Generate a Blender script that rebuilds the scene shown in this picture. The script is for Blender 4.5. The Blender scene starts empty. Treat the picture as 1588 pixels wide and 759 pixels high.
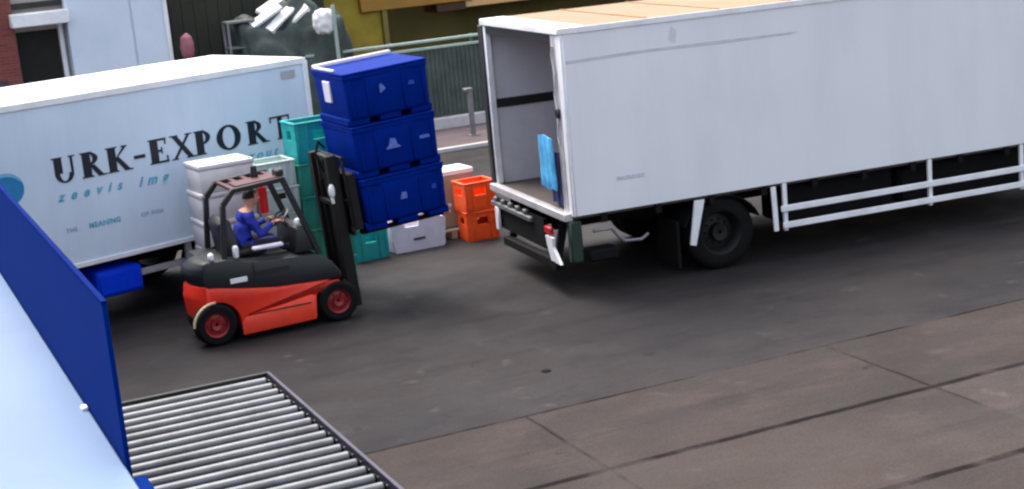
import bpy, bmesh, math, random
from mathutils import Vector, Matrix, noise
random.seed(7)
R = math.radians
sc = bpy.context.scene
col = sc.collection
PI = math.pi

# ------------------------------------------------------------------ camera, sky, sun, exposure
YAW, PITCH, ROLL, CAMH, FPX = R(23.26), R(12.53), R(5.28), 5.1, 2400.0
fwd = Vector((math.sin(YAW) * math.cos(PITCH), math.cos(YAW) * math.cos(PITCH), -math.sin(PITCH)))
rgt = Vector((math.cos(YAW), -math.sin(YAW), 0))
dwn = fwd.cross(rgt)
r2 = rgt * math.cos(ROLL) + dwn * math.sin(ROLL)
d2 = dwn * math.cos(ROLL) - rgt * math.sin(ROLL)
cd = bpy.data.cameras.new('camera')
cam = bpy.data.objects.new('camera', cd)
col.objects.link(cam)
m3 = Matrix((r2, -d2, -fwd)).transposed()
cam.matrix_world = Matrix.Translation((0, 0, CAMH)) @ m3.to_4x4()
cd.sensor_width = 36
cd.lens = 36 * FPX / 1588
cd.clip_end = 2000
sc.camera = cam

SUN_EL, SUN_AZ = R(64), R(345)      # azimuth from +Y towards +X
w = bpy.data.worlds.new('World')
sc.world = w
w.use_nodes = True
nt = w.node_tree
bg = nt.nodes['Background']
sky = nt.nodes.new('ShaderNodeTexSky')
sky.sky_type = 'NISHITA'
sky.sun_disc = False
sky.sun_elevation = SUN_EL
sky.sun_rotation = SUN_AZ
sky.air_density = 1.3
sky.dust_density = 5.0
sky.ozone_density = 1.0
hsv = nt.nodes.new('ShaderNodeHueSaturation')     # thin overcast veil: the sky is paler than a clear one
hsv.inputs['Saturation'].default_value = .5
nt.links.new(sky.outputs[0], hsv.inputs['Color'])
nt.links.new(hsv.outputs[0], bg.inputs[0])
bg.inputs[1].default_value = 0.13
sl = bpy.data.lights.new('sun', 'SUN')
sl.energy = 0.95
sl.angle = R(45)
sl.color = (1, 0.95, 0.88)
so = bpy.data.objects.new('sun', sl)
col.objects.link(so)
sd = Vector((math.sin(SUN_AZ) * math.cos(SUN_EL), math.cos(SUN_AZ) * math.cos(SUN_EL), math.sin(SUN_EL)))
so.rotation_euler = sd.to_track_quat('Z', 'Y').to_euler()
sc.view_settings.view_transform = 'Standard'
sc.view_settings.look = 'None'
sc.view_settings.gamma = 1
sc.view_settings.use_curve_mapping = False
sc.view_settings.exposure = 1.8
sc.cycles.filter_width = 2.4

# ------------------------------------------------------------------ materials
def lin(c):
    return tuple(((x / 255) / 12.92 if x / 255 <= .04045 else ((x / 255 + .055) / 1.055) ** 2.4) for x in c)

MATS = {}
def mat(name, rgb, rough=.5, metal=0, var=.12, scale=6, bump=0, spec=.5, linear=False, dirt=None, dscale=2.0, damount=.3, trans=0, stretch=None):
    """procedural paint: base colour, mottled by two noises (one small, one broad 'dirt' with its own colour)"""
    if name in MATS: return MATS[name]
    m = bpy.data.materials.new(name); m.use_nodes = True
    n = m.node_tree; N = n.nodes; Lk = n.links
    b = N['Principled BSDF']
    c = rgb if linear else lin(rgb)
    tc = N.new('ShaderNodeTexCoord')
    geo = N.new('ShaderNodeNewGeometry')
    nz = N.new('ShaderNodeTexNoise'); nz.inputs['Scale'].default_value = scale; nz.inputs['Detail'].default_value = 6
    Lk.new(tc.outputs['Object'], nz.inputs['Vector'])
    mr = N.new('ShaderNodeMapRange'); mr.inputs[1].default_value = .3; mr.inputs[2].default_value = .7
    mr.inputs[3].default_value = 1 - var; mr.inputs[4].default_value = 1 + var
    Lk.new(nz.outputs[0], mr.inputs[0])
    mx = N.new('ShaderNodeVectorMath'); mx.operation = 'SCALE'
    mx.inputs[0].default_value = c
    Lk.new(mr.outputs[0], mx.inputs['Scale'])
    out = mx.outputs[0]
    if dirt:
        d = N.new('ShaderNodeTexNoise'); d.inputs['Scale'].default_value = dscale; d.inputs['Detail'].default_value = 8; d.inputs['Roughness'].default_value = .65
        if stretch:
            mp = N.new('ShaderNodeMapping'); mp.inputs['Scale'].default_value = stretch
            Lk.new(tc.outputs['Object'], mp.inputs[0]); Lk.new(mp.outputs[0], d.inputs['Vector'])
        else: Lk.new(tc.outputs['Object'], d.inputs['Vector'])
        r_ = N.new('ShaderNodeMapRange'); r_.inputs[1].default_value = .45; r_.inputs[2].default_value = .75
        r_.inputs[3].default_value = 0; r_.inputs[4].default_value = damount
        Lk.new(d.outputs[0], r_.inputs[0])
        mm = N.new('ShaderNodeMix'); mm.data_type = 'RGBA'
        mm.inputs[7].default_value = (*lin(dirt), 1)
        Lk.new(r_.outputs[0], mm.inputs[0]); Lk.new(out, mm.inputs[6]); out = mm.outputs[2]
    Lk.new(out, b.inputs['Base Color'])
    b.inputs['Roughness'].default_value = rough; b.inputs['Metallic'].default_value = metal
    b.inputs['Specular IOR Level'].default_value = spec
    if bump:
        bp = N.new('ShaderNodeBump'); bp.inputs['Strength'].default_value = bump; bp.inputs['Distance'].default_value = .01
        Lk.new(nz.outputs[0], bp.inputs['Height']); Lk.new(bp.outputs[0], b.inputs['Normal'])
    if trans:
        t = N.new('ShaderNodeBsdfTranslucent'); Lk.new(out, t.inputs[0])
        ms = N.new('ShaderNodeMixShader'); ms.inputs[0].default_value = trans
        Lk.new(b.outputs[0], ms.inputs[1]); Lk.new(t.outputs[0], ms.inputs[2]); Lk.new(ms.outputs[0], N['Material Output'].inputs[0])
    MATS[name] = m
    return m

def ground_mat(name, c0, c1, c2, rough, joints):
    m = bpy.data.materials.new(name); m.use_nodes = True
    n = m.node_tree; N = n.nodes; L = n.links
    b = N['Principled BSDF']
    geo = N.new('ShaderNodeNewGeometry')
    def nzz(scale, detail=8, rg=.6, stretch=None):
        t = N.new('ShaderNodeTexNoise'); t.inputs['Scale'].default_value = scale; t.inputs['Detail'].default_value = detail; t.inputs['Roughness'].default_value = rg
        if stretch:
            mp = N.new('ShaderNodeMapping'); mp.inputs['Scale'].default_value = stretch
            L.new(geo.outputs['Position'], mp.inputs[0]); L.new(mp.outputs[0], t.inputs['Vector'])
        else: L.new(geo.outputs['Position'], t.inputs['Vector'])
        return t.outputs[0]
    def mrange(v, a, b_, c, d):
        r_ = N.new('ShaderNodeMapRange'); r_.interpolation_type = 'SMOOTHSTEP'
        for i, x in enumerate((a, b_, c, d)): r_.inputs[i + 1].default_value = x
        L.new(v, r_.inputs[0]); return r_.outputs[0]
    def mixc(f, a, bb):
        x = N.new('ShaderNodeMix'); x.data_type = 'RGBA'
        L.new(f, x.inputs[0])
        for s, i in ((a, 6), (bb, 7)):
            if isinstance(s, tuple): x.inputs[i].default_value = (*lin(s), 1)
            else: L.new(s, x.inputs[i])
        return x.outputs[2]
    def math_(op, a, b_=None):
        x = N.new('ShaderNodeMath'); x.operation = op
        for i, s in enumerate((a, b_)):
            if s is None: continue
            if isinstance(s, (int, float)): x.inputs[i].default_value = s
            else: L.new(s, x.inputs[i])
        return x.outputs[0]
    big = mrange(nzz(.35), .35, .65, 0, 1)
    c = mixc(big, c0, c1)
    mid = mrange(nzz(1.4, 10, .7, (.6, 1.5, 1)), .45, .75, 0, .75)
    c = mixc(mid, c, c2)
    fine = mrange(nzz(45, 4), .3, .7, .8, 1.2)
    vm = N.new('ShaderNodeVectorMath'); vm.operation = 'SCALE'; L.new(c, vm.inputs[0]); L.new(fine, vm.inputs['Scale'])
    c = vm.outputs[0]
    pale = mrange(nzz(1.9, 4, .55), .62, .74, 0, .35)         # pale worn spots
    c = mixc(pale, c, (84, 78, 76))
    vor = N.new('ShaderNodeTexVoronoi'); vor.feature = 'DISTANCE_TO_EDGE'; vor.inputs['Scale'].default_value = .33
    wv = N.new('ShaderNodeVectorMath'); wv.operation = 'ADD'
    wn0 = N.new('ShaderNodeTexNoise'); wn0.inputs['Scale'].default_value = 1.3; wn0.inputs['Detail'].default_value = 6
    L.new(geo.outputs['Position'], wn0.inputs['Vector']); L.new(geo.outputs['Position'], wv.inputs[0]); L.new(wn0.outputs[1], wv.inputs[1]); L.new(wv.outputs[0], vor.inputs['Vector'])
    crack = math_('MULTIPLY', mrange(vor.outputs[0], .002, .008, 1, 0), mrange(nzz(.5, 3), .52, .62, 0, .35))
    c = mixc(crack, c, (26, 20, 20))
    track = mrange(nzz(.9, 6, .6, (.12, 2.2, 1)), .55, .72, 0, .45)   # long tyre smears along the yard
    c = mixc(track, c, (22, 21, 23))
    spots = mrange(nzz(2.6, 3, .5), .69, .73, 0, .45)      # oil and tyre spots
    c = mixc(spots, c, (18, 16, 16))
    if joints:
        sep = N.new('ShaderNodeSeparateXYZ'); L.new(geo.outputs['Position'], sep.inputs[0])
        wob = math_('MULTIPLY', math_('SUBTRACT', nzz(1.7, 6), .5), .07)
        def lines(coord, origin, pitch, half):
            t = math_('ADD', math_('SUBTRACT', coord, origin), wob)
            t = math_('ADD', math_('DIVIDE', t, pitch), 0.5)
            f = math_('ABSOLUTE', math_('SUBTRACT', math_('FRACT', t), 0.5))
            return mrange(math_('MULTIPLY', f, pitch), half * .4, half, 1, 0)
        # slab tint differing from slab to slab
        fx = math_('FLOOR', math_('DIVIDE', math_('SUBTRACT', sep.outputs[0], 5.86), 3.65))
        fy = math_('FLOOR', math_('DIVIDE', math_('SUBTRACT', sep.outputs[1], 13.72), 1.85))
        cb = N.new('ShaderNodeCombineXYZ'); L.new(fx, cb.inputs[0]); L.new(fy, cb.inputs[1])
        wn = N.new('ShaderNodeTexWhiteNoise'); wn.noise_dimensions = '3D'; L.new(cb.outputs[0], wn.inputs[0])
        tint = mrange(wn.outputs[0], 0, 1, .84, 1.16)
        v2 = N.new('ShaderNodeVectorMath'); v2.operation = 'SCALE'; L.new(c, v2.inputs[0]); L.new(tint, v2.inputs['Scale']); c = v2.outputs[0]
        ly = lines(sep.outputs[1], 13.72, 1.85, .065)
        lx = lines(sep.outputs[0], 5.86, 3.65, .03)
        brk = mrange(nzz(.8, 5), .38, .58, .12, 1)
        lx = math_('MULTIPLY', lx, .75)
        f = math_('MULTIPLY', math_('MAXIMUM', ly, lx), brk)
        c = mixc(f, c, (14, 7, 7))
    L.new(c, b.inputs['Base Color'])
    rr = mrange(nzz(.8, 6), .3, .7, rough - .12, rough + .12)
    L.new(rr, b.inputs['Roughness'])
    b.inputs['Specular IOR Level'].default_value = .1
    bp = N.new('ShaderNodeBump'); bp.inputs['Strength'].default_value = .35; bp.inputs['Distance'].default_value = .01
    L.new(nzz(30, 6), bp.inputs['Height']); L.new(bp.outputs[0], b.inputs['Normal'])
    return m

M_asph = ground_mat('asphalt', (38, 36, 38), (48, 44, 44), (29, 28, 31), .7, False)
M_slab = ground_mat('concrete_slabs', (61, 54, 51), (53, 48, 46), (70, 60, 56), .75, True)
M_pave = ground_mat('far_pavement', (96, 86, 88), (84, 76, 77), (74, 64, 64), .8, False)
M_white = mat('white_panel', (222, 222, 228), .45, var=.025, scale=.7, dirt=(150, 150, 156), dscale=1.3, damount=.14, stretch=(1.3, 1, .3))
M_trailer = mat('trailer_white', (200, 214, 230), .4, var=.03, scale=1.2, dirt=(160, 176, 190), dscale=1.4, damount=.3, stretch=(1.4, 1, .3))
M_whitep = mat('white_paint', (228, 228, 232), .4, var=.05, dirt=(120, 115, 112), damount=.3)
M_roofw = mat('white_roof', (232, 230, 230), .5, var=.05, scale=3, dirt=(150, 145, 140), dscale=1.5, damount=.5)
M_roofb = mat('pale_roof_sheet', (98, 118, 148), .6, spec=.3, var=.02, scale=.8, dirt=(84, 104, 136), dscale=.5, damount=.5)
M_tan = mat('tan_roof', (214, 168, 118), .7, var=.1, scale=1.5, dirt=(170, 120, 75), dscale=.8, damount=.6)
M_grp = mat('tan_translucent_roof', (154, 124, 92), .6, var=.1, scale=1.5, dirt=(150, 108, 68), dscale=.8, damount=.5, trans=.25)
M_black = mat('black_paint', (18, 18, 22), .5, var=.3, dirt=(50, 46, 44), damount=.4)
M_rubber = mat('black_rubber', (12, 12, 14), .85, spec=.2, var=.3, scale=12)
M_chassis = mat('chassis_black', (12, 11, 13), .8, spec=.2, var=.3)
M_grey = mat('grey_metal', (120, 118, 122), .45, .4, dirt=(70, 62, 58), damount=.5)
M_lgrey = mat('light_grey_metal', (188, 184, 188), .4, .2, dirt=(110, 104, 100), damount=.5)
M_roller = mat('zinc_roller', (108, 109, 112), .42, .4, var=.1, scale=3, dirt=(58, 56, 56), dscale=2.2, damount=.8)
M_frame = mat('conveyor_frame', (50, 47, 64), .5, .3, dirt=(86, 82, 98), damount=.4)
M_blue = mat('tub_blue', (0, 34, 122), .6, spec=.03, var=.12, scale=3, dirt=(0, 20, 86), dscale=2.5, damount=.6)
M_bwall = mat('blue_cladding', (0, 32, 98), .8, spec=.02, var=.05, scale=2, dirt=(0, 27, 88), dscale=.8, damount=.5)
M_bbox = mat('locker_blue', (6, 62, 220), .5, spec=.1, var=.1)
M_red = mat('forklift_red', (222, 50, 30), .35, var=.08, dirt=(150, 40, 30), damount=.35)
M_redl = mat('forklift_red_step', (232, 62, 38), .4, var=.08, dirt=(190, 60, 40), damount=.3)
M_dred = mat('wheel_red', (140, 26, 32), .5, var=.15, dirt=(90, 30, 28), damount=.5)
M_maroon = mat('dark_maroon', (70, 20, 26), .5)
M_hood = mat('hood_charcoal', (24, 27, 32), .5, var=.15, dirt=(42, 43, 46), damount=.4)
M_teal = mat('teal_plastic', (26, 158, 158), .45, var=.12, dirt=(14, 105, 120), damount=.5)
M_mint = mat('mint_plastic', (192, 208, 202), .5, var=.08, dirt=(160, 182, 174), damount=.4)
M_green = mat('green_plastic', (48, 150, 126), .5, var=.1)
M_foam = mat('white_foam', (216, 210, 210), .7, var=.05, dirt=(170, 164, 160), damount=.4)
M_lilac = mat('pale_plastic', (216, 210, 228), .5, var=.06, dirt=(160, 150, 160), damount=.4)
M_orange = mat('orange_plastic', (240, 84, 24), .4, var=.1, dirt=(190, 50, 16), damount=.5)
M_card = mat('cardboard', (150, 128, 106), .8, var=.1)
M_ink = mat('black_lettering', (12, 16, 34), .5, var=.1)
M_tink = mat('teal_lettering', (92, 164, 192), .5, var=.25, scale=9)
M_gink = mat('grey_lettering', (128, 146, 166), .5, var=.2, scale=9)
M_lblue = mat('logo_blue', (26, 122, 178), .4, var=.1)
M_lblue2 = mat('logo_light_blue', (110, 180, 214), .4, var=.1)
M_inner = mat('interior_panel', (204, 204, 212), .5, var=.04, scale=1.5, dirt=(150, 142, 146), dscale=1.2, damount=.4)
M_floor = mat('truck_floor', (74, 64, 62), .7, var=.25, scale=4, dirt=(40, 34, 34), damount=.5)
M_yellow = mat('yellow_wall', (158, 136, 36), .7, var=.15, scale=1.5, dirt=(84, 72, 22), dscale=1.2, damount=.7)
M_amber = mat('amber_beam', (150, 108, 32), .6, var=.12, scale=2, dirt=(140, 92, 30), dscale=1.5, damount=.6)
M_dgreen = mat('dark_green_wall', (42, 44, 32), .8, var=.2, scale=1.5)
M_dark = mat('dark_opening', (22, 22, 20), .9, var=.3)
M_fence = mat('fence_green', (72, 92, 86), .6, .1, var=.15)
M_fencer = mat('fence_rail', (156, 172, 164), .5, .1, var=.1)
M_conc = mat('pale_concrete', (178, 174, 176), .8, var=.08, dirt=(110, 104, 104), damount=.5)
M_wallb = mat('pale_blue_wall', (204, 214, 228), .55, var=.03, scale=1.2, dirt=(160, 176, 196), dscale=.6, damount=.5)
M_tarp = mat('dark_tarpaulin', (46, 58, 54), .6, var=.3, scale=3, dirt=(96, 104, 98), dscale=2.5, damount=.5)
M_pink = mat('pink_plastic', (150, 88, 102), .6, var=.2)
M_skin = mat('skin', (206, 150, 128), .6, var=.06)
M_jack = mat('blue_jacket', (20, 40, 150), .8, var=.2)
M_trou = mat('dark_trousers', (24, 26, 40), .85, var=.2)
M_hair = mat('dark_hair', (34, 24, 20), .8, var=.3)
M_shoe = mat('black_shoes', (16, 16, 16), .6)
M_lamp = mat('red_lamp', (170, 20, 40), .3)
M_cyan = mat('light_blue_sheet', (90, 176, 226), .5, var=.2, scale=7, dirt=(28, 92, 160), dscale=5, damount=.7)
M_navy = mat('navy_sheet', (16, 32, 92), .6, var=.2)
M_pinks = mat('pinkish_sheet', (214, 168, 168), .6, var=.15, scale=8)
M_scuff = mat('grey_scuff', (190, 191, 200), .6, var=.12, scale=5)
M_glass = mat('dark_glass', (14, 18, 28), .12, var=.1)
M_beige = mat('beige_highlight', (196, 176, 140), .5)  # highlight colour for the arc at the forklift's rear wheel
M_wood = mat('pallet_wood', (170, 150, 128), .85, var=.2, scale=8)
M_mastd = mat('mast_black', (13, 12, 13), .5, var=.3, spec=.3, dirt=(34, 26, 22), damount=.4)

def brick_mat():
    m = bpy.data.materials.new('red_brick'); m.use_nodes = True
    n = m.node_tree; N = n.nodes; L = n.links
    tc = N.new('ShaderNodeTexCoord'); mp = N.new('ShaderNodeMapping'); mp.inputs['Rotation'].default_value = (R(90), 0, 0)
    b = N.new('ShaderNodeTexBrick'); b.inputs['Color1'].default_value = (*lin((128, 60, 54)), 1); b.inputs['Color2'].default_value = (*lin((108, 46, 44)), 1)
    b.inputs['Mortar'].default_value = (*lin((112, 78, 74)), 1); b.inputs['Scale'].default_value = 1
    b.inputs['Brick Width'].default_value = .22; b.inputs['Row Height'].default_value = .065; b.inputs['Mortar Size'].default_value = .008
    L.new(tc.outputs['Object'], mp.inputs[0]); L.new(mp.outputs[0], b.inputs[0]); L.new(b.outputs[0], N['Principled BSDF'].inputs['Base Color'])
    N['Principled BSDF'].inputs['Roughness'].default_value = .85
    return m
M_brick = brick_mat()

# ------------------------------------------------------------------ mesh helpers
class MB:
    def __init__(s): s.bm = bmesh.new(); s.mi = 0
    def _merge(s, t, M=None, smooth=False):
        if M is not None: bmesh.ops.transform(t, matrix=M, verts=t.verts)
        for f in t.faces: f.smooth = smooth; f.material_index = s.mi
        me = bpy.data.meshes.new('tmp'); t.to_mesh(me); t.free(); s.bm.from_mesh(me); bpy.data.meshes.remove(me)
        return s
    def box(s, x0, x1, y0, y1, z0, z1, bev=0, M=None, taper=1.0, seg=1):
        t = bmesh.new(); bmesh.ops.create_cube(t, size=1)
        for v in t.verts:
            k = taper if v.co.z < 0 else 1
            v.co = Vector(((x0 + x1) / 2 + v.co.x * (x1 - x0) * k, (y0 + y1) / 2 + v.co.y * (y1 - y0) * k, (z0 + z1) / 2 + v.co.z * (z1 - z0)))
        if bev: bmesh.ops.bevel(t, geom=t.edges[:], offset=bev, segments=seg, affect='EDGES', profile=.5)
        return s._merge(t, M)
    def prism(s, pts, a, b, axis='y', bev=0, M=None):
        t = bmesh.new()
        def P(p, c): return (p[0], c, p[1]) if axis == 'y' else ((p[0], p[1], c) if axis == 'z' else (c, p[0], p[1]))
        v0 = [t.verts.new(P(p, a)) for p in pts]; v1 = [t.verts.new(P(p, b)) for p in pts]
        n = len(pts)
        t.faces.new(v0); t.faces.new(v1[::-1])
        for i in range(n): t.faces.new((v0[i], v0[(i + 1) % n], v1[(i + 1) % n], v1[i]))
        bmesh.ops.recalc_face_normals(t, faces=t.faces[:])
        if bev: bmesh.ops.bevel(t, geom=t.edges[:], offset=bev, segments=2, affect='EDGES', profile=.5)
        return s._merge(t, M)
    def cyl(s, p0, p1, r0, r1=None, seg=14):
        p0, p1 = Vector(p0), Vector(p1); r1 = r0 if r1 is None else r1
        d = p1 - p0; t = bmesh.new()
        bmesh.ops.create_cone(t, cap_ends=True, segments=seg, radius1=r0, radius2=r1, depth=d.length)
        M = Matrix.Translation((p0 + p1) / 2) @ d.to_track_quat('Z', 'Y').to_matrix().to_4x4()
        for f in t.faces: f.smooth = len(f.verts) == 4
        bmesh.ops.transform(t, matrix=M, verts=t.verts)
        for f in t.faces: f.material_index = s.mi
        me = bpy.data.meshes.new('tmp'); t.to_mesh(me); t.free(); s.bm.from_mesh(me); bpy.data.meshes.remove(me)
        return s
    def round_rear(s):
        # counterweight rounded in plan towards its rear
        bmesh.ops.bisect_plane(s.bm, geom=s.bm.verts[:] + s.bm.edges[:] + s.bm.faces[:], plane_co=(.02, 0, 0), plane_no=(1, 0, 0))
        for yc in (.12, .3, .53, .76, .94):
            bmesh.ops.bisect_plane(s.bm, geom=s.bm.verts[:] + s.bm.edges[:] + s.bm.faces[:], plane_co=(0, yc, 0), plane_no=(0, 1, 0))
        for v in s.bm.verts:
            if v.co.x < .02:
                k = abs(v.co.y - .53) / .53
                lim = 1 - .75 * k ** 2.5
                v.co.x = .02 + (v.co.x - .02) * .80 * lim + (.52 * k ** 1.3 if v.co.y > .53 else 0)
        return s
    def bar(s, p0, p1, a, b, bev=0):
        """rectangular bar from p0 to p1, section a (horizontal) x b"""
        p0, p1 = Vector(p0), Vector(p1); d = p1 - p0; l = d.length; z = d.normalized()
        x = Vector((0, 1, 0)); x = (x - z * x.dot(z))
        if x.length < .1: x = Vector((1, 0, 0)); x = x - z * x.dot(z)
        x.normalize(); y = z.cross(x)
        M = Matrix.Translation((p0 + p1) / 2) @ Matrix((x, y, z)).transposed().to_4x4()
        return s.box(-a / 2, a / 2, -b / 2, b / 2, -l / 2, l / 2, bev, M)
    def tube(s, pts, r, seg=10):
        for a, b in zip(pts[:-1], pts[1:]): s.cyl(a, b, r, r, seg)
        for p in pts[1:-1]: s.ball(p, (r, r, r), 8)
        return s
    def ball(s, c, rad, seg=14, M=None):
        t = bmesh.new(); bmesh.ops.create_uvsphere(t, u_segments=seg, v_segments=max(6, seg // 2 + 1), radius=1)
        for v in t.verts: v.co = Vector((c[0] + v.co.x * rad[0], c[1] + v.co.y * rad[1], c[2] + v.co.z * rad[2]))
        return s._merge(t, M, True)
    def lathe(s, prof, c, axis='y', seg=32):
        """prof: (radius, offset along axis) closed loop, revolved about the axis through c"""
        t = bmesh.new(); rings = []
        for i in range(seg):
            a = 2 * PI * i / seg; ca, sa = math.cos(a), math.sin(a)
            rings.append([t.verts.new((c[0] + r * ca, c[1] + o, c[2] + r * sa) if axis == 'y' else (c[0] + r * ca, c[1] + r * sa, c[2] + o)) for r, o in prof])
        n = len(prof)
        for i in range(seg):
            A, B = rings[i], rings[(i + 1) % seg]
            for j in range(n): t.faces.new((A[j], A[(j + 1) % n], B[(j + 1) % n], B[j]))
        bmesh.ops.recalc_face_normals(t, faces=t.faces[:])
        return s._merge(t, None, True)
    def build(s, name, m, parent=None, autosmooth=True):
        me = bpy.data.meshes.new(name); s.bm.to_mesh(me); s.bm.free()
        for x in (m if isinstance(m, (list, tuple)) else [m]): me.materials.append(x)
        if autosmooth:
            try: me.set_sharp_from_angle(angle=R(38))
            except Exception: pass
        o = bpy.data.objects.new(name, me); col.objects.link(o)
        if parent: o.parent = parent
        return o

def thing(name, label, cat, loc=(0, 0, 0), rz=0, group=None):
    o = bpy.data.objects.new(name, None); col.objects.link(o)
    o.empty_display_size = .2
    o.location = loc; o.rotation_euler = (0, 0, rz)
    return tag(o, label, cat, group)
def tag(o, label, cat, group=None):
    o['label'] = label; o['category'] = cat
    if group: o['group'] = group
    return o
def struct(o): o['kind'] = 'structure'; return o
def clone(root, loc, rot, label):
    r_ = root.copy(); col.objects.link(r_); r_.location = loc; r_.rotation_euler = rot; r_['label'] = label
    for ch in list(root.children):
        c = ch.copy(); col.objects.link(c); c.parent = r_
        for g in list(ch.children):
            d = g.copy(); col.objects.link(d); d.parent = c
    return r_
def lump(mb, c, size, seed, amp=.12, freq=2.5, cuts=10, boxy=.5, M=None):
    """soft crumpled body between a box and an ellipsoid"""
    t = bmesh.new(); bmesh.ops.create_cube(t, size=2)
    bmesh.ops.subdivide_edges(t, edges=t.edges[:], cuts=cuts, use_grid_fill=True)
    for v in t.verts:
        p = v.co.copy(); q = p.normalized()
        p = p * boxy + q * 1.15 * (1 - boxy)
        n = noise.noise(p * freq + Vector((seed, seed * 2.3, 0))) + .5 * noise.noise(p * freq * 2.3 + Vector((0, seed, seed)))
        p += q * n * amp
        v.co = Vector((c[0] + p.x * size[0] / 2, c[1] + p.y * size[1] / 2, c[2] + p.z * size[2] / 2))
    return mb._merge(t, M, True)

# ------------------------------------------------------------------ ground
def sheet(name, x0, x1, y0, y1, z, m, th=.05):
    return struct(MB().box(x0, x1, y0, y1, z - th, z).build(name, m))
sheet('ground', -300, 400, -60, 600, 0, M_asph, .3)
sheet('concrete_slab_yard', -60, 80, -20, 13.72, .004, M_slab, .002)
struct(MB().box(-20, 40, 30.4, 33.7, 0, .09, .02).build('pavement', M_pave))
struct(MB().box(-20, 40, 30.28, 30.395, 0, .1, .015).build('kerb', M_conc))

# ------------------------------------------------------------------ low white roofed building with the blue screen wall (left foreground)
t = thing('lean_to_building', 'low building with a pale blue white sheet roof below the camera, bottom left', 'building', (0, 0, 0))
MB().box(-8, 1.14, -3, 26, 0, 2.02).build('wall', M_bwall, t)
rf = MB(); rf.box(-8.1, 1.196, -3.1, 26.1, 2.022, 2.14, .012)
for k in range(4): rf.box(-6.4 + k * 1.9, -6.36 + k * 1.9, -3.0, 26, 2.14, 2.158, .005)
r_ = rf.build('roof', M_roofb, t)
MB().box(1.15, 1.19, 9.9, 9.98, 2.141, 2.165, .006).build('fixing_bracket', M_whitep, r_)
MB().box(1.199, 1.275, -3.1, 8.5, 2.0, 2.125, .01).build('gutter', M_bwall, t)
t = thing('screen_wall', 'tall dark blue flat screen wall standing along the pale roof edge at left', 'wall', (1.2, 0, 0))
sp = MB().box(.0, .03, 8.68, 30, 0, 3.1, .004)
sp.build('panel', M_bwall, t)
MB().box(-.004, .034, 8.675, 30, 3.101, 3.115, .004).build('coping', mat('coping_blue', (0, 26, 90), .8, spec=.02, var=.1), t)

# ------------------------------------------------------------------ roller conveyor
t = thing('roller_conveyor', 'wide roller conveyor with grey steel rollers in a dark frame by the blue wall', 'conveyor', (1.78, 0, 0))
CZ = .6
cw = 1.84
MB().box(cw - .03, cw + .008, 8.3, 15.0, CZ - .1, CZ + .035, .006).build('side_rail', M_frame, t)
MB().box(-.02, .03, 8.3, 15.0, CZ - .1, CZ + .035, .006).build('side_rail', M_frame, t)
MB().box(-.02, cw + .02, 15.002, 15.05, CZ - .1, CZ + .02, .006).build('end_rail', M_black, t)
MB().box(.04, cw - .04, 8.3, 14.98, CZ - .22, CZ - .19).build('roller_gap_shade', M_black, t)  # dark sheet added as painted shade in the gaps between rollers
for y in (9.0, 11.9, 14.8):
    for x in (.02, cw - .02):
        MB().box(x - .03, x + .03, y - .03, y + .03, .01, CZ - .105, .004).box(x - .06, x + .06, y - .06, y + .06, 0, .012).build('leg', M_frame, t)
yy = 14.88; i = 0
while yy > 8.4:
    b = MB().cyl((.045, yy, CZ - .035), (cw - .075, yy, CZ - .035), .046, .046, 18).cyl((.031, yy, CZ - .035), (cw - .031, yy, CZ - .035), .016, .016, 8)
    o = b.build('roller', M_roller, t)
    MB().cyl((cw - .074, yy, CZ - .035), (cw - .05, yy, CZ - .035), .04, .04, 14).build('end_cap', M_rubber, o)
    yy -= .2205; i += 1

# ------------------------------------------------------------------ trailer with lettering
TA = R(17.9)
t = thing('box_trailer', 'white box trailer lettered URK-EXPORT in black parked behind the forklift', 'trailer', (2.61, 20.54, 0), TA)
L0, L1, TD, Z0, Z1 = -9.0, 3.95, 2.5, .9, 3.12
MB().box(L0, L1, 0, TD, Z0, Z1, .02).build('body', M_trailer, t)
rb = MB().box(L0 + .01, L1 - .01, .01, TD - .01, Z1 + .002, Z1 + .03, .01)
rb.box(2.3, 3.1, .2, 2.2, Z1 + .031, Z1 + .06, .012)
rb.build('roof', M_roofw, t)
MB().box(L0, L1 - .05, -.025, -.001, Z0 - .005, Z0 + .06, .006).build('lower_rail', M_whitep, t)
MB().box(L1 - .06, L1 + .02, -.022, -.001, Z0, Z1 - .02, .006).build('corner_post', M_whitep, t)
MB().box(L0, L1, -.02, -.001, Z1 - .06, Z1 + .028, .006).build('upper_rail', M_whitep, t)
MB().box(L1 - .45, L1 - .2, -.008, -.001, Z1 - .24, Z1 - .12, .002).build('vent_plate', M_lgrey, t)
ch = MB().box(L0 + .5, L1 - .2, .8, .95, Z0 - .28, Z0 - .002).box(L0 + .5, L1 - .2, 1.55, 1.7, Z0 - .28, Z0 - .002)
for k in range(7): ch.box(L0 + 1 + k * 1.7, L0 + 1.1 + k * 1.7, .951, 1.549, Z0 - .2, Z0 - .003)
ch.build('chassis', M_chassis, t)
MB().box(.955, 1.72, .10, .16, .57, .655, .006).build('side_bar', M_lgrey, t)
MB().box(1.64, 1.73, .03, .095, .56, .895, .008).build('bar_bracket', M_lgrey, t)
lk = MB().box(.26, .95, .04, .56, .38, .76, .06, seg=3)
lk.box(.30, .91, .025, .045, .44, .70, .008)
lk.build('storage_locker', M_bbox, t)
for x in (2.2, 3.3):
    for y in (.08, 2.1):
        o = MB().lathe([(.3, 0), (.46, 0), (.5, .04), (.5, .27), (.46, .31), (.3, .31)], (x, y, .5)).build('wheel', M_rubber, t)
        MB().lathe([(.02, .1), (.12, .06), (.2, .1), (.3, .05), (.3, .25), (.02, .25)], (x, y, .5)).build('rim', M_grey, o)
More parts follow.
